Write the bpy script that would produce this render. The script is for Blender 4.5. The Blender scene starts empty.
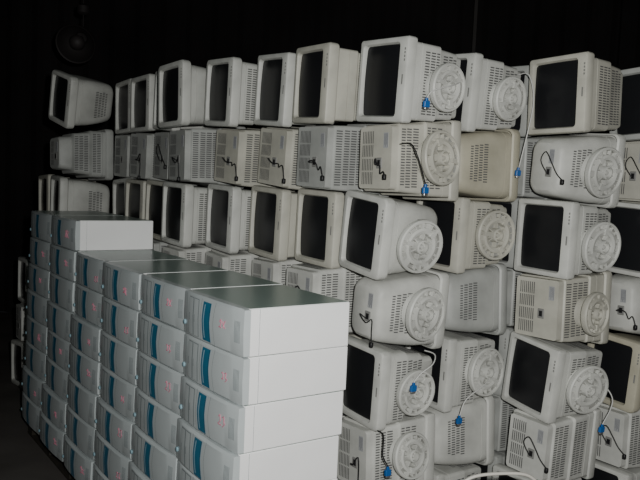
import bpy, math, random, bmesh
from mathutils import Vector, Matrix
from mathutils.bvhtree import BVHTree
R = random.Random(31)
COL = bpy.context.scene.collection

# ------------------------------------------------------------ materials
def new_mat(name, base, rough=0.5, var=0.06, scale=6.0, spec=0.4, bump=0.0, dirt=None, metallic=0.0, coat=0.0):
    m = bpy.data.materials.new(name); m.use_nodes = True
    nt = m.node_tree; b = nt.nodes["Principled BSDF"]
    tc = nt.nodes.new("ShaderNodeTexCoord")
    nz = nt.nodes.new("ShaderNodeTexNoise"); nz.inputs["Scale"].default_value = scale; nz.inputs["Detail"].default_value = 5
    nt.links.new(tc.outputs["Object"], nz.inputs["Vector"])
    rp = nt.nodes.new("ShaderNodeValToRGB")
    d = dirt if dirt else tuple(c*(1-var*2.2) for c in base)
    rp.color_ramp.elements[0].position = 0.3; rp.color_ramp.elements[0].color = (*d, 1)
    rp.color_ramp.elements[1].position = 0.62; rp.color_ramp.elements[1].color = (*base, 1)
    nt.links.new(nz.outputs["Fac"], rp.inputs["Fac"])
    nt.links.new(rp.outputs["Color"], b.inputs["Base Color"])
    b.inputs["Roughness"].default_value = rough
    b.inputs["Specular IOR Level"].default_value = spec
    b.inputs["Metallic"].default_value = metallic
    b.inputs["Coat Weight"].default_value = coat
    if bump:
        bp = nt.nodes.new("ShaderNodeBump"); bp.inputs["Strength"].default_value = bump
        n2 = nt.nodes.new("ShaderNodeTexNoise"); n2.inputs["Scale"].default_value = scale*12
        nt.links.new(tc.outputs["Object"], n2.inputs["Vector"])
        nt.links.new(n2.outputs["Fac"], bp.inputs["Height"]); nt.links.new(bp.outputs["Normal"], b.inputs["Normal"])
    return m

P_WHITE = new_mat("plastic_white", (0.56,0.565,0.53), 0.5, var=.13)
P_WARM  = new_mat("plastic_warm_white", (0.50,0.49,0.425), 0.5, var=.13)
P_GREY  = new_mat("plastic_grey",  (0.41,0.42,0.40), 0.5, var=.13)
P_BEIGE = new_mat("plastic_beige", (0.46,0.435,0.34), 0.5, var=.12)
P_DARK = new_mat("plastic_dark_grey",(0.22,0.22,0.21), 0.6)  # dark grey plastic of the buttons, brand plate and power socket
P_PIT_SHADE   = new_mat("plastic_foot_pit_shade",(0.30,0.30,0.28), 0.6)  # darker colour paints shade into the hollows between the foot ribs
M_SLOT  = new_mat("vent_slot_dark",(0.10,0.10,0.10), 0.8)
M_GLASS = new_mat("screen_glass",  (0.012,0.0125,0.014), 0.28, spec=0.3, scale=2)
M_BLACK = new_mat("cable_black",   (0.012,0.012,0.013), 0.45)
M_CABLE = new_mat("cable_grey",    (0.60,0.60,0.58), 0.5)
M_BLUE  = new_mat("connector_blue",(0.012,0.11,0.36), 0.4)
M_PLUG  = new_mat("connector_metal",(0.4,0.4,0.4), 0.35, metallic=.8)
M_LABEL = new_mat("label_paper",   (0.36,0.37,0.38), 0.6)
M_INK   = new_mat("label_ink",     (0.12,0.12,0.13), 0.6)
C_METAL = new_mat("case_metal",    (0.92,0.92,0.915), 0.42, var=0.03, scale=3, spec=0.4)
C_TOP_SHADE   = new_mat("side_panel_shaded",(0.25,0.335,0.30), 0.28, var=0.05, scale=3, spec=.5)  # upward panel: dimness under grazing flash is painted into this dark tone
C_FRONT = new_mat("case_front",    (0.50,0.545,0.55), 0.36, var=0.06, scale=5, coat=.2)  # base colour lowered to paint in how the front turns from the flash
C_TEAL  = new_mat("accent_teal",   (0.035,0.17,0.28), 0.3, var=0.12, scale=8, coat=.3)
C_TEALD = new_mat("accent_dark",   (0.025,0.12,0.19), 0.35)
C_TEALL = new_mat("accent_light",  (0.30,0.46,0.53), 0.35)
C_PINK  = new_mat("marker_red",    (0.58,0.20,0.28), 0.6)
C_GAP   = new_mat("seam_dark",     (0.20,0.23,0.24), 0.7)
WOOD    = new_mat("pallet_wood",   (0.035,0.03,0.022), 0.85, var=0.2, scale=9, bump=0.3)
TUBE    = new_mat("tube_painted",  (0.55,0.53,0.48), 0.4)
M_CONC  = new_mat("floor_concrete",(0.11,0.10,0.092), 0.8, var=0.2, scale=1.5, bump=0.25)
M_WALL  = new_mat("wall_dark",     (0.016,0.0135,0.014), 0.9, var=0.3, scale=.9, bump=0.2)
M_POST  = new_mat("wall_post",     (0.06,0.055,0.052), 0.7)
M_LAMP  = new_mat("lamp_enamel",   (0.022,0.019,0.019), 0.7)
M_LAMPR = new_mat("lamp_rim",      (0.038,0.033,0.033), 0.6)

# ------------------------------------------------------------ mesh builder
class MB:
    def __init__(s): s.v=[]; s.f=[]; s.m=[]
    def add(s, vs, fs, mi=0):
        o=len(s.v); s.v += [tuple(p) for p in vs]
        for f in fs: s.f.append([i+o for i in f]); s.m.append(mi)
    def box(s, x0,x1,y0,y1,z0,z1, mi=0):
        v=[(x0,y0,z0),(x1,y0,z0),(x1,y1,z0),(x0,y1,z0),(x0,y0,z1),(x1,y0,z1),(x1,y1,z1),(x0,y1,z1)]
        s.add(v,[(0,3,2,1),(4,5,6,7),(0,1,5,4),(1,2,6,5),(2,3,7,6),(3,0,4,7)],mi)
    def bbox(s, x0,x1,y0,y1,z0,z1, b=0.004, mi=0):
        def lp(i,z): 
            a=[(x0+i+b,y0+i),(x1-i-b,y0+i),(x1-i,y0+i+b),(x1-i,y1-i-b),(x1-i-b,y1-i),(x0+i+b,y1-i),(x0+i,y1-i-b),(x0+i,y0+i+b)]
            return [(p[0],p[1],z) for p in a]
        s.loft([lp(b,z0),lp(0,z0+b),lp(0,z1-b),lp(b,z1)],True,True,mi)
    def loft(s, loops, cap0=False, cap1=False, mi=0, closed=True):
        n=len(loops[0]); o=len(s.v)
        for l in loops: s.v += [tuple(p) for p in l]
        for k in range(len(loops)-1):
            for i in range(n if closed else n-1):
                j=(i+1)%n
                s.f.append([o+k*n+i,o+k*n+j,o+(k+1)*n+j,o+(k+1)*n+i]); s.m.append(mi)
        if cap0: s.f.append([o+i for i in range(n)][::-1]); s.m.append(mi)
        if cap1: s.f.append([o+(len(loops)-1)*n+i for i in range(n)]); s.m.append(mi)
    def tube(s, pts, r, seg=7, mi=0, smooth=4):
        P=[Vector(p) for p in pts]
        if smooth>1 and len(P)>2:
            Q=[]
            for i in range(len(P)-1):
                a=P[max(i-1,0)];b=P[i];c=P[i+1];d=P[min(i+2,len(P)-1)]
                for k in range(smooth):
                    t=k/smooth
                    Q.append(0.5*((2*b)+(c-a)*t+(2*a-5*b+4*c-d)*t*t+(-a+3*b-3*c+d)*t**3))
            Q.append(P[-1]); P=Q
        up=Vector((0.13,0.27,0.95)); loops=[]
        for i,p in enumerate(P):
            t=(P[min(i+1,len(P)-1)]-P[max(i-1,0)]).normalized()
            a=t.cross(up)
            if a.length<1e-3: a=t.cross(Vector((1,0,0)))
            a.normalize(); b=a.cross(t).normalized(); up=b
            loops.append([p+a*math.cos(q)*r+b*math.sin(q)*r for q in [2*math.pi*k/seg for k in range(seg)]])
        s.loft(loops,True,True,mi)
    def mesh(s, name, mats, smooth=30):
        me=bpy.data.meshes.new(name); me.from_pydata(s.v,[],s.f)
        for m in mats: me.materials.append(m)
        for p,mi in zip(me.polygons,s.m): p.material_index=mi
        bm=bmesh.new(); bm.from_mesh(me); bmesh.ops.recalc_face_normals(bm,faces=bm.faces); bm.to_mesh(me); bm.free()
        if smooth:
            for p in me.polygons: p.use_smooth=True
            me.set_sharp_from_angle(angle=math.radians(smooth))
        me.update(); return me

def rrect(w,h,r,y,cz=0,cx=0,seg=5):
    out=[]
    for (sx,sz,a0) in ((1,-1,-90),(1,1,0),(-1,1,90),(-1,-1,180)):
        for k in range(seg+1):
            a=math.radians(a0+90*k/seg)
            out.append((cx+sx*(w/2-r)+r*math.cos(a), y, cz+sz*(h/2-r)+r*math.sin(a)))
    return out

def link(name, data, parent=None):
    o=bpy.data.objects.new(name,data); COL.objects.link(o)
    if parent: o.parent=parent
    return o

# ------------------------------------------------------------ CRT monitor variants
# upright local frame: x width, z height, front at y=0 looking to -y
def groove(y,w,h): return [(y,w,h),(y+.0005,w-.007,h-.007),(y+.0035,w-.007,h-.007),(y+.004,w,h)]
def monitor_parts(kind, plastic):
    P={}
    if kind=="boxy":
        W,H,r=0.381,0.345,0.014; ow,oh,oz=0.322,0.255,0.014
        prof=[(.052,.350,.322)]+groove(.098,.346,.320)+[(.215,.342,.312),(.222,.326,.292),(.245,.322,.280),(.345,.310,.256),(.351,.292,.236),(.386,.286,.226)]; hr=.018
        segs=[(.120,.148),(.156,.184),(.190,.210),(.249,.280),(.288,.314),(.320,.342)]
    elif kind=="step":
        W,H,r=0.379,0.342,0.026; ow,oh,oz=0.316,0.25,0.014
        prof=[(.052,.346,.318)]+groove(.085,.344,.316)+[(.165,.340,.308),(.178,.312,.272),(.285,.290,.240),(.297,.246,.200),(.375,.232,.184),(.386,.215,.168)]; hr=.032
        segs=[(.100,.127),(.134,.160),(.187,.215),(.222,.250),(.257,.283)]
    elif kind=="round":
        W,H,r=0.379,0.340,0.034; ow,oh,oz=0.310,0.243,0.013
        prof=[(.05,.348,.315)]+groove(.095,.344,.308)+[(.16,.339,.296),(.21,.330,.278),(.27,.314,.254),(.32,.298,.230),(.355,.282,.210),(.375,.262,.19),(.386,.235,.162)]; hr=.055
        segs=[(.215,.240),(.247,.268),(.275,.296),(.303,.319)]
    else:
        W,H,r=0.382,0.346,0.02; ow,oh,oz=0.318,0.25,0.018
        prof=[(.052,.346,.322)]+groove(.12,.343,.320)+[(.17,.342,.318),(.177,.328,.304),(.30,.320,.290),(.345,.314,.280),(.351,.300,.266),(.385,.298,.258)]; hr=.014
        segs=[(.185,.215),(.223,.255),(.263,.294),(.306,.340)]
    b=MB()
    b.loft([rrect(W-.02,H-.02,r,.062),rrect(W-.004,H-.004,r,.055),rrect(W,H,r,.045),rrect(W,H,r,.012),
            rrect(W-.008,H-.008,r,.003),rrect(W-.02,H-.02,r,0),
            rrect(ow+.012,oh+.012,.02,.001,oz),rrect(ow,oh,.016,.012,oz),rrect(ow-.004,oh-.004,.016,.026,oz)],False,False)
    b.box(-.022,.022,-.0012,.002,-H/2+.018,-H/2+.026,1)
    for i in range(4): b.box(.08+i*.016,.09+i*.016,-.002,.002,-H/2+.012,-H/2+.019,1)
    P["bezel"]=b.mesh("bezel",[plastic,P_DARK])
    s=MB(); nx,nz=12,10; vs=[];fs=[]
    for j in range(nz+1):
        for i in range(nx+1):
            a=i/nx*2-1; c=j/nz*2-1
            vs.append((a*(ow/2+.002), .024-.012*(1-.5*a*a-.5*c*c), oz+c*(oh/2+.002)))
    for j in range(nz):
        for i in range(nx):
            k=j*(nx+1)+i; fs.append((k,k+1,k+nx+2,k+nx+1))
    s.add(vs,fs); P["screen"]=s.mesh("screen",[M_GLASS],60)
    h=MB()
    h.loft([rrect(w,hh,hr,y) for (y,w,hh) in prof],True,True)
    yb=prof[-1][0]
    def half(y):
        for (a,c) in zip(prof,prof[1:]):
            if a[0]<=y<=c[0]:
                t=(y-a[0])/(c[0]-a[0]); return ((a[1]+(c[1]-a[1])*t)/2,(a[2]+(c[2]-a[2])*t)/2)
        return (prof[-1][1]/2,prof[-1][2]/2)
    e=.0010
    def bank(face,y0,y1,c0,c1,step,wd):
        c=c0
        while c<=c1:
            q=[]
            for (y,dc) in ((y0,-wd/2),(y0,wd/2),(y1,wd/2),(y1,-wd/2)):
                hx,hz=half(y)
                if face=="bot": q.append((c+dc,y,-hz-e))
                elif face=="top": q.append((c+dc,y,hz+e))
                elif face=="l": q.append((-hx-e,y,c+dc))
                else: q.append((hx+e,y,c+dc))
            h.add(q,[(0,1,2,3)],1)
            c+=step
    sp,wd=(.0125,.0060)
    for (a,c) in segs:
        lim=min(half(c)[0]-(.026 if kind!="round" else .065),.142)
        bank("bot",a,c,-lim,lim+.001,sp,wd)
        bank("top",a,c,-lim,lim+.001,sp,wd)
    if kind!="round":
        for (a,c) in segs[-4:]:
            bank("l",a,c,-.088,.089,sp,wd); bank("r",a,c,-.088,.089,sp,wd)
        z=.015
        zl=half(yb)[1]-.025; xl=half(yb)[0]-.02
        while z<zl:
            for (a0,a1) in ((-1,-.54),(-.48,-.04),(.04,.48),(.54,1)):
                x0,x1=a0*xl,a1*xl
                h.add([(x0,yb+e,z),(x1,yb+e,z),(x1,yb+e,z+.0055),(x0,yb+e,z+.0055)],[(0,1,2,3)],1)
            z+=.012
    P["housing"]=h.mesh("housing",[plastic,M_SLOT],35)
    l=MB(); xl=half(yb)[0]-.03; zb=-half(yb)[1]+.028
    l.box(-xl,-xl+.07,yb-.001,yb+.0015,zb-.004,zb+.028,0)
    for i in range(4): l.box(-xl+.004,-xl+.065-.01*(i%2),yb+.0012,yb+.002,zb+i*.007-.001,zb+.001+i*.007,1)
    P["rating_label"]=l.mesh("rating_label",[M_LABEL,M_INK],0)
    k=MB(); k.bbox(.0,.05,yb-.01,yb+.004,-.05,-.01,.003); k.bbox(.010,.040,yb+.002,yb+.005,-.042,-.020,.002,1)
    P["power_socket"]=k.mesh("power_socket",[P_DARK,M_BLACK],0)
    # deep layered swivel foot turning about (0,0)
    for nm,RO,irr in (("stand",.126,1),("stand_small",.110,2)):
        st=MB(); hb=half(.19)[1]; rs=random.Random(irr)
        def ring(rad,z,n=40): return [(rad*math.cos(2*math.pi*k/n),rad*math.sin(2*math.pi*k/n),z) for k in range(n)]
        zt=-hb+.006; q0=RO/.128
        st.loft([ring(.092*q0,zt),ring(.088*q0,zt-.016),ring(.070*q0,zt-.026),ring(.084*q0,zt-.036),ring(.112*q0,zt-.046),ring(RO-.002,zt-.056),ring(RO,zt-.062),ring(RO,zt-.080),
                 ring(RO-.005,zt-.086),ring(RO-.012,zt-.086),ring(RO-.016,zt-.074)],True,False)
        st.loft([ring(RO-.016,zt-.074),ring(RO-.018,zt-.062),ring(.092*q0,zt-.060)],False,False,1)
        st.loft([ring(.094*q0,zt-.060),ring(.090*q0,zt-.082),ring(.078*q0,zt-.086),ring(.064*q0,zt-.082),ring(.058*q0,zt-.054)])
        st.loft([ring(.058*q0,zt-.054),ring(.034*q0,zt-.052)],False,False,1)
        st.loft([ring(.038*q0,zt-.052),ring(.034*q0,zt-.092),ring(.026*q0,zt-.095),ring(.023*q0,zt-.074),ring(.012*q0,zt-.073),ring(.010*q0,zt-.088),ring(.003,zt-.089)],False,True)
        def spoke(a,r0,r1,t,z0,z1):
            ca,sa=math.cos(a),math.sin(a); q=[]
            for z in (z0,z1):
                for (rr,tt) in ((r0,-t),(r1,-t),(r1,t),(r0,t)): q.append((rr*ca-tt*sa,rr*sa+tt*ca,z))
            st.add(q,[(0,1,2,3),(4,5,6,7),(0,1,5,4),(1,2,6,5),(2,3,7,6),(3,0,4,7)])
        n=18 if irr==1 else 15
        for kk in range(n):
            a=2*math.pi*kk/n+rs.uniform(-.09,.09)
            t=.014 if kk%7==0 else (.006 if kk%3==0 else .0024)
            spoke(a,.088*q0,RO-.013,t,zt-.058,zt-.078 if kk%3 else zt-.083)
        for kk in range(6): spoke(2*math.pi*kk/6+.3,.034*q0,.062*q0,.0032,zt-.052,zt-.078)
        for kk in range(3): spoke(2*math.pi*kk/3+.9,.060*q0,.094*q0,.010,zt-.060,zt-.090)
        P[nm]=st.mesh("stand",[plastic,P_PIT_SHADE],30)
    return P

VAR={"white":monitor_parts("boxy",P_WHITE),"warm":monitor_parts("boxy",P_WARM),"grey":monitor_parts("round",P_GREY),"cream":monitor_parts("round",P_WHITE),
     "beige":monitor_parts("round",P_BEIGE),"deep":monitor_parts("deep",P_GREY),"wdeep":monitor_parts("deep",P_WARM),
     "step":monitor_parts("step",P_WHITE),"gstep":monitor_parts("step",P_GREY)}

def power_cable(k):
    rr=random.Random(k*13+5); g=lambda a:rr.uniform(-a,a)
    y=.405
    sw=rr.uniform(.6,1.3)
    pts=[(.03,.388,-.03),(.028,.405,-.034),(.0+g(.03),y+.012,-.02+g(.02)),(.03+g(.02),y+.008,-.05*sw),(.01+g(.03),y+g(.006),-.085*sw),
         (.055+g(.02),y+g(.006),-.10*sw),(.05+g(.02),y,-.13*sw),(.10+g(.02),y+g(.006),-.15*sw)]
    if k%3==0: pts=pts[:5]+[(.10+g(.02),y,-.085*sw),(.135,y,-.09*sw+g(.02))]
    if k%4==1: pts=[pts[0],pts[1],(-.03,y+.01,.0),(-.07+g(.02),y+.012,-.03),(-.02,y+.008,-.07),(.03,y,-.10),(.06,y,-.14)]
    b=MB(); b.tube(pts,rr.choice([.0026,.0032,.0036]))
    ex=pts[-1]; b.bbox(ex[0]-.004,ex[0]+.022,ex[1]-.008,ex[1]+.008,ex[2]-.009,ex[2]+.009,.003)
    return b.mesh("power_cable",[M_BLACK],60)
POWER=[power_cable(k) for k in range(12)]
def video(sg,x_end,y_end,y_st=.30,x_st=.06,mat=None):
    z0=-.15
    zz=-.252
    pts=[(x_st*sg,y_st,z0+.012),(x_st*sg,y_st,z0-.06),((x_st*.75+x_end*.25)*sg,(y_st+y_end)/2+.03,zz),
         ((x_st*.45+x_end*.55)*sg,y_end+.035,zz-.004),(x_end*sg-.02*sg,y_end+.004,zz),(x_end*sg,y_end,zz)]
    b=MB(); b.tube(pts,.0030); vm=b.mesh("video_cable",[mat or M_CABLE],60)
    z=zz; x=x_end*sg
    def bx(b,a0,a1,hy,hz,bv,mi):
        xa,xb=sorted((x+a0*sg,x+a1*sg)); b.bbox(xa,xb,y_end-hz,y_end+hz,z-hy,z+hy,bv,mi)
    b=MB(); bx(b,-.014,.002,.005,.006,.0015,0); bx(b,.0,.028,.008,.0155,.002,0); bx(b,.028,.037,.006,.011,.001,1)
    return vm,b.mesh("connector",[M_BLUE,M_PLUG],0)

A=math.radians(35)
u=Vector((-math.sin(A),math.cos(A),0)); v=Vector((math.cos(A),math.sin(A),0)); b_dir=-u
LAB={"white":"off-white vented CRT monitor","warm":"warm-white vented CRT monitor","grey":"light grey rounded CRT monitor","cream":"off-white rounded CRT monitor",
     "beige":"yellowed beige CRT monitor","deep":"grey square CRT monitor","wdeep":"warm-white square CRT monitor","step":"off-white stepped CRT monitor","gstep":"grey stepped CRT monitor"}
PITCH=.3555
PLACED=[]
def tree(kind,mw):
    vs=[];fs=[]
    for n in ("bezel","housing"):
        me=VAR[kind][n]; o=len(vs)
        vs+= [mw@q.co for q in me.vertices]
        fs+= [[i+o for i in p.vertices] for p in me.polygons if p.material_index==0]
    return BVHTree.FromPolygons(vs,fs)
def zrow(r): return .196+(7-r)*PITCH
def pose(pos,r,facing_out,yaw,tilt,jv,lift):
    fd = -v if facing_out else v
    a=Matrix.Rotation(math.radians(yaw),3,'Z')
    fd=a@fd; bb=a@b_dir
    ly=-fd; lz=-bb; lx=ly.cross(lz)
    rot=Matrix.Rotation(math.radians(tilt),3,v)@Matrix((lx,ly,lz)).transposed()
    c=Vector((pos[0],pos[1],0))+b_dir*.172+v*jv
    if not facing_out: c=c+v*.388
    c.z=zrow(r)+lift
    return Matrix.Translation(c)@rot.to_4x4()
def monitor(kind, pos, r, facing_out, stand=None, power=None, vid=None, yaw=0, tilt=0, jv=0, lift=0, keep=False):
    k=1.0
    for attempt in range(7):
        mw=pose(pos,r,facing_out,yaw*k,tilt*k,jv if keep else jv*k,lift)
        t=tree(kind,mw); c=mw.translation
        if not any((c-c2).length<.75 and t.overlap(t2) for c2,t2 in PLACED): break
        k*=.82
    PLACED.append((mw.translation.copy(),t))
    e=bpy.data.objects.new("crt_monitor",None); COL.objects.link(e); e.empty_display_size=.05
    e.matrix_world=mw
    for n in ["bezel","screen","housing"]+([] if facing_out else ["rating_label","power_socket"]):
        o=link(n,VAR[kind][n]); o.parent=e
        if n=="screen": o["label"]="dark glass picture tube"
    if stand:
        o=link("stand",VAR[kind][stand]); o.parent=e
        o.location=(R.uniform(-.012,.012),.195+R.uniform(-.012,.02),0)
        o.rotation_euler=(math.radians(R.uniform(-6,6)),math.radians(R.uniform(-7,7)),R.uniform(0,6.28))
    if power is not None:
        o=link("power_cable",POWER[power%12]); o.parent=e; o["label"]="black power lead hanging loose"
    if vid:
        vm,cm=video((-1 if facing_out else 1),*vid)
        o=link("video_cable",vm); o.parent=e
        o2=link("connector",cm); o2.parent=o; o2["label"]="blue plastic video plug"
    s=LAB[kind]+(" on its side, screen outward" if facing_out else " on its side, rear outward")
    if stand: s+=", round foot"
    e["label"]=s; e["category"]="monitor"; e["group"]="CRT monitors stacked in a wall"
    return e

wall=[(.150,3.64),(-.178,3.90),(-.385,4.21),(-.685,4.45),(-1.0,4.68),(-1.18,5.02),(-1.385,5.33),(-1.575,5.66),(-2.06,5.72),(-2.30,6.10),(-2.57,6.38)]
C0X={1:0,2:.0,3:-.035,4:.005,5:.015,6:.01,7:0}
C0T={1:3,2:-1,3:6,4:4,5:5,6:-2.5,7:0}
C0V={1:(.09,.065,.30,-.02),2:(.13,.30,.36,-.06,M_BLACK),5:(-.05,.13,.28,-.17),6:(-.005,.37,.37,-.16,M_BLACK)}
for ci,(x,y) in enumerate(wall):
    for r in range(7,0,-1):
        if ci==9 and r<3: continue
        if ci==10 and r<5: continue
        out=(r%2==1)
        kind=R.choice(["white","warm","step","wdeep","cream","gstep"]) if out else R.choice(["white","wdeep","warm","deep","white","deep"])
        st=None; vd=None; keep=False
        tilt=R.uniform(-4.5,5); yaw=R.uniform(-5,5)
        jv=R.uniform(-.04,.05); ju=R.uniform(-.004,.004)
        if r>=3 and ci>=1: jv=abs(jv)*.8
        lift=0
        if ci==0:
            kind={1:"white",2:"warm",3:"cream",4:"cream",5:"step",6:"white",7:"white"}[r]
            x,y=wall[0][0]+C0X[r],wall[0][1]; tilt=C0T[r]; jv=0; st="stand" if r in(2,3,4) else "stand_small"; vd=C0V.get(r)
            yaw={1:0,2:1,3:-3,4:2,5:-4,6:0,7:0}[r]
        if ci==1 and r==3: jv=.085; yaw=0; tilt=3; keep=True
        if ci==2 and r==3: jv=.01; tilt=4
        if ci in(1,2,3) and r==1: tilt={1:2.5,2:4,3:3}[ci]
        if ci==8:
            kind={1:"cream",2:"gstep",3:"cream"}.get(r,kind)
            if r==1: tilt=15; yaw=9; jv=.0; lift=.045
            if r==2: tilt=-3; yaw=6; jv=-.03
            if r==3: tilt=3; yaw=-4
        p=(x-.0135*(r-1)+u.x*ju, y+u.y*ju)
        monitor(kind,p,r,out,stand=st,power=(R.randrange(12) if (not out and ci<7) else None),vid=vd,yaw=yaw,tilt=tilt,jv=jv,lift=lift,keep=keep)
right=[((.515,3.98),"c1"),((1.035,3.90),"c2"),((1.530,4.10),"c3"),((.885,4.29),"c2b")]
kinds={"c1":["white","beige","warm","grey","white","cream","white"],
       "c2":["warm","cream","white","wdeep","white","white","white"],
       "c3":["grey","warm","white","cream","beige","white","white"],
       "c2b":["grey","deep","deep","deep","deep","deep","deep"]}
stands={"c1":{1,3,5,7},"c2":{2,3,4,5},"c3":set(),"c2b":set()}
TI={"c1":{1:5,2:-1,3:5,4:-4,5:6,6:-4,7:0},"c2":{1:-1.5,2:3,3:1,4:-3,5:6,6:3,7:0},"c3":{1:-4,2:1,3:3,4:-2,5:4,6:0,7:0},"c2b":{1:2}}
YW={"c1":{1:-3,2:2,3:-2,4:5,5:-6,6:4,7:0},"c2":{1:1,2:-4,3:-1,4:3,5:-6,6:4,7:0},"c3":{1:3,2:-3,3:1,4:-1,5:-3,6:0,7:0},"c2b":{}}
VD={"c1":{1:(.36,.30,.34,-.12),5:(.19,.03,.30,-.02)},"c2":{5:(.20,.30,.32,.0)}}
for (x,y),nm in right:
    for r in range(7,0,-1):
        out=(r%2==1)
        p=(x-.011*(r-1),y+R.uniform(-.006,.006))
        monitor(kinds[nm][r-1],p,r,out,stand=(("stand" if (r+len(nm))%3 else "stand_small") if r in stands[nm] else None),
                power=(r+3 if ((nm=="c2" and r in(2,6)) or (nm=="c3" and r in(2,4,6))) else None), vid=VD.get(nm,{}).get(r),
                yaw=YW[nm].get(r,0),tilt=TI[nm].get(r,0))

# ------------------------------------------------------------ computer towers on their sides
PW,PH,PD=.500,.178,.468
def bul(y): t=(y-PW/2)/(PW/2); return -.018*(1-abs(t)**3)-.004
def tower_parts():
    P={}
    c=MB(); c.bbox(.018,PD,.002,PW-.002,.001,PH-.001,.003)
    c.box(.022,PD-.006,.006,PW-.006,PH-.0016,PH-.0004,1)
    c.box(.06,.0605,-.0,.0022,.004,PH-.004,2)
    P["case_body"]=c.mesh("case_body",[C_METAL,C_TOP_SHADE,C_GAP],30)
    f=MB(); n=24; loops=[]
    for k in range(n+1):
        y=PW*k/n; x=bul(y); e=.0 if 0<k<n else .004
        loops.append([(.022,y,.0005+e),(.0+x*.5,y,.0005+e),(x,y,.010),(x-.003,y,PH*.5),(x,y,PH-.010),(x*.5,y,PH-.0005-e),(.022,y,PH-.0005-e)])
    f.loft(loops,True,True)
    def strip(mb,y0,y1,z0,z1,off,mi,curve=0.0,n=8,m=8):
        vs=[];fs=[]
        for j in range(m+1):
            z=z0+(z1-z0)*j/m; t=(z-PH/2)/(PH/2); cy=curve*(1-t*t)
            for i in range(n+1):
                y=y0+(y1-y0)*i/n+cy
                zz=(z-.010)/(PH*.5-.010) if z<PH/2 else (PH-.010-z)/(PH*.5-.010)
                x=bul(y)-.003*max(0,min(1,zz))-off
                vs.append((x,y,z))
        for j in range(m):
            for i in range(n):
                q=j*(n+1)+i; fs.append((q,q+1,q+n+2,q+n+1))
        mb.add(vs,fs,mi)
    strip(f,.458,.4605,.006,PH-.006,.0012,1,-.006)
    strip(f,.182,.184,.006,PH-.006,.0012,1,.020)
    strip(f,.300,.302,.006,PH-.006,.0012,1,.010)
    for i in range(5): strip(f,.020+i*.007,.023+i*.007,.05,.13,.0012,1,.0,2)
    P["front_panel"]=f.mesh("front_panel",[C_FRONT,C_GAP],35)
    t=MB(); strip(t,.216,.282,.014,PH-.014,.0020,0,.014); strip(t,.216,.223,.014,PH-.014,.0030,1,.014)
    strip(t,.258,.265,.024,PH-.024,.0034,2,.018)
    P["accent_strip"]=t.mesh("accent_strip",[C_TEAL,C_TEALD,C_TEALL],60)
    d=MB()
    for y0 in (.330,.380):
        strip(d,y0-.002,y0+.044,.014,PH-.014,.001,1); strip(d,y0,y0+.042,.016,PH-.016,.003,0)
        strip(d,y0+.030,y0+.034,.070,.100,.0042,1,0,2,2)
    P["drive_bay"]=d.mesh("drive_bay",[C_FRONT,C_GAP],40)
    p=MB(); yb=.476; xx=bul(yb)
    lo=lambda rad,x:[(x,yb+rad*math.cos(2*math.pi*k/16),.05+rad*math.sin(2*math.pi*k/16)) for k in range(16)]
    p.loft([lo(.010,xx+.004),lo(.010,xx-.007),lo(.007,xx-.009)],False,True)
    P["power_button"]=p.mesh("power_button",[C_TEALL],40)
    return P
TP=tower_parts()
def mark(seed):
    rr=random.Random(seed*5+1); b=MB(); cy=.12+rr.uniform(-.03,.02); cz=.088+rr.uniform(-.02,.02); sc=rr.uniform(.4,.75)
    def seg(pl):
        pts=[]
        for (y,z) in pl:
            yy=cy+(y-.128)*sc+rr.uniform(-.005,.005); zz=cz+(z-.095)*sc+rr.uniform(-.005,.005)
            pts.append((bul(yy)-.0042,yy,zz))
        b.tube(pts,.0018,5,0,3)
    seg([(.165,.115),(.150,.125),(.138,.112),(.152,.085),(.168,.070),(.140,.072)])
    if seed%3: seg([(.120,.122),(.118,.095),(.116,.068)]); seg([(.090,.118),(.117,.094),(.088,.070)])
    else: seg([(.120,.120),(.100,.118),(.112,.095),(.095,.080),(.120,.068)])
    return b.mesh("handwritten_mark",[C_PINK],60)
MARKS=[mark(i) for i in range(9)]
A3=Matrix.Rotation(A,4,'Z')
C0=Vector((-.247,2.65,0))
BASE=.135
def tower(col,lvl):
    pos=C0+u*(col*.506+.002)+Vector((-.007*(6-lvl),0,0))+v*R.uniform(-.010,.008)+u*R.uniform(-.001,.001)
    if lvl==7: pos+=v*.004
    pos.z=BASE+lvl*.1795
    e=bpy.data.objects.new("computer_tower",None); COL.objects.link(e); e.empty_display_size=.05
    e.matrix_world=Matrix.Translation(pos)@A3@Matrix.Rotation(math.radians(R.uniform(-.5,.5)),4,'Z')
    for n,me in TP.items():
        o=link(n,me); o.parent=e
        if n=="accent_strip": o["label"]="curved teal stripe"
    if R.random()<.62:
        o=link("handwritten_mark",MARKS[R.randrange(9)]); o.parent=e; o["label"]="faint red marker scribble"
    e["label"]="white computer tower on its side, teal-striped front"+(", topping the stack" if lvl==7 else "")
    e["category"]="computer"; e["group"]="computer towers stacked on pallets"
for col in range(6):
    for lvl in range(7): tower(col,lvl)
for col in (4,5): tower(col,7)

def pallet(s0,s1):
    e=bpy.data.objects.new("pallet",None); COL.objects.link(e)
    e.matrix_world=Matrix.Translation(C0+u*s0-Vector((.040,0,0)))@A3
    L=s1-s0
    for i in range(4):
        b=MB(); x=.03+i*.115; b.bbox(x,x+.09,.0,L,.110,.133,.003); o=link("deck_board",b.mesh("deck_board",[WOOD],30)); o.parent=e
    for yy in (0.02,L/2-.05,L-.12):
        for x in (.03,.205,.375):
            b=MB(); b.bbox(x,x+.09,yy,yy+.10,.018,.110,.003); o=link("block",b.mesh("block",[WOOD],30)); o.parent=e
    for x in (.03,.205,.375):
        b=MB(); b.bbox(x,x+.09,.0,L,.0,.018,.003); o=link("bottom_board",b.mesh("bottom_board",[WOOD],30)); o.parent=e
    e["label"]="rough wooden pallet under the stacked computers"; e["category"]="pallet"; e["group"]="pallets under the computers"
for k in range(3): pallet(k*1.012,k*1.012+1.005)

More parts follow.
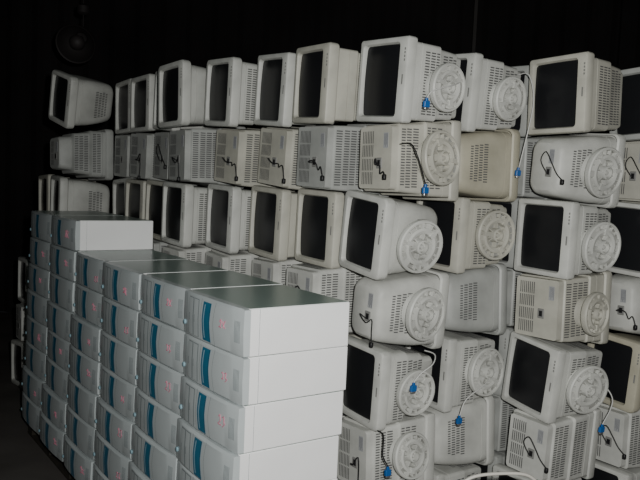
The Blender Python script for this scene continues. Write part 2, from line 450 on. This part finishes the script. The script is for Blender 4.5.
b=MB(); T=[(-.20,0,.012),(-.20,0,.58),(-.19,0,.68),(-.15,0,.725),(-.08,0,.745),(.06,0,.748),(.12,0,.725),(.15,0,.68),(.155,0,.58),(.155,0,.012)]
b.tube(T,.0065,8,0,4)
fr=bpy.data.objects.new("trolley_frame",None); COL.objects.link(fr); fr.matrix_world=Matrix.Translation((.76,2.85,0))@Matrix.Rotation(.12,4,'Z')
o=link("handle",b.mesh("handle",[TUBE],60)); o.parent=fr
for zc in (.12,.40):
    b=MB(); b.tube([(-.20,-.0,zc),(.155,0,zc)],.006,8,0,1)
    o=link("crossbar",b.mesh("crossbar",[TUBE],60)); o.parent=fr
b=MB(); b.bbox(-.21,.165,-.22,.015,.0,.012,.003); o=link("toe_plate",b.mesh("toe_plate",[TUBE],30)); o.parent=fr
fr["label"]="pale painted tube trolley frame beside the monitors"; fr["category"]="trolley"

# high-bay reflector lamp, tipped on its hook
lp=bpy.data.objects.new("pendant_lamp",None); COL.objects.link(lp); lp.location=(-2.25,7.0,2.92)
def lathe(pr,n=32): return [[(r*math.cos(2*math.pi*k/n),r*math.sin(2*math.pi*k/n),z) for k in range(n)] for r,z in pr]
TL=Matrix.Translation((0,0,.16))@Matrix.Rotation(math.radians(-62),4,'X')@Matrix.Translation((0,0,-.18))
b=MB(); b.loft(lathe([(.165,-.05),(.175,-.06),(.178,-.045),(.17,-.03)]),False,False,1); b.loft(lathe([(.172,-.045),(.155,.02),(.12,.07),(.07,.11),(.05,.13),(.05,.18),(.02,.19)]),False,True)
o=link("lamp_shade",b.mesh("lamp_shade",[M_LAMP,M_LAMPR],50)); o.parent=lp; o.matrix_local=TL
b=MB(); b.loft(lathe([(.03,.10),(.05,.05),(.07,.0),(.055,-.04),(.02,-.06)]),True,True); o=link("bulb",b.mesh("bulb",[M_LAMPR],50)); o.parent=lp; o.matrix_local=TL
b=MB(); b.tube([(0,0,.15),(0,0,1.68)],.006,6,0,1); b.loft([[(p[0],p[1],p[2]+.38) for p in l] for l in lathe([(.03,-.03),(.055,-.01),(.055,.05),(.02,.07)])],True,True)
o=link("cord",b.mesh("cord",[M_LAMP],50)); o.parent=lp
lp["label"]="unlit round reflector lamp hanging from the dark ceiling"; lp["category"]="lamp"

# ------------------------------------------------------------ room
def slab(name,x0,x1,y0,y1,z0,z1,m):
    b=MB(); b.box(x0,x1,y0,y1,z0,z1); o=link(name,b.mesh(name,[m],0)); o["kind"]="structure"; return o
X0,X1,Y0,Y1,ZC=-6.5,5.5,-2.5,9.5,4.6
slab("floor",X0,X1,Y0,Y1,-.1,0,M_CONC)
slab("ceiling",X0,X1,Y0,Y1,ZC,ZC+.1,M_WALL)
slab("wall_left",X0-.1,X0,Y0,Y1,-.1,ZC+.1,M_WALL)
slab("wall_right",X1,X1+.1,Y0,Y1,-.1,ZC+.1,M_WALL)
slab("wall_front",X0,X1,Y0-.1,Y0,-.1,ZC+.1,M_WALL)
b=MB(); n=150; lo=[]
for z in (-.0,ZC):
    lo.append([(X0+(X1-X0)*i/n, Y1+(.03 if (i//2)%2 else 0),z) for i in range(n+1)])
b.loft(lo,False,False,0,False); b.box(X0,X1,Y1+.07,Y1+.14,0,ZC)
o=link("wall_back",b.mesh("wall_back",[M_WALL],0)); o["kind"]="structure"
slab("trim_1",1.78,1.82,Y1-.06,Y1-.001,0,ZC,M_POST)
slab("trim_2",3.6,3.72,Y1-.06,Y1-.001,0,ZC,M_WALL)

# ------------------------------------------------------------ light, world, camera
w=bpy.data.worlds.new("World"); bpy.context.scene.world=w; w.use_nodes=True
w.node_tree.nodes["Background"].inputs[0].default_value=(.5,.55,.6,1); w.node_tree.nodes["Background"].inputs[1].default_value=.02
L=bpy.data.lights.new("camera_flash",'AREA'); L.shape='DISK'; L.size=.07; L.energy=126; L.color=(1,.997,.97)
lo=link("camera_flash",L); lo.location=(.12,-.02,1.97); lo.rotation_euler=(math.radians(86),0,math.radians(-20))
L=bpy.data.lights.new("overhead_light",'AREA'); L.size=2.5; L.energy=5; L.color=(.7,.95,.9)
lo=link("overhead_light",L); lo.location=(-1.0,1.5,4.3)

cam=bpy.data.cameras.new("Camera"); cam.lens=42.2; cam.sensor_width=36
co=link("Camera",cam)
co.matrix_world=Matrix.Translation((0,0,1.862))@Matrix.Rotation(math.radians(90-4.6),4,'X')@Matrix.Rotation(math.radians(2.4),4,'Z')
bpy.context.scene.camera=co
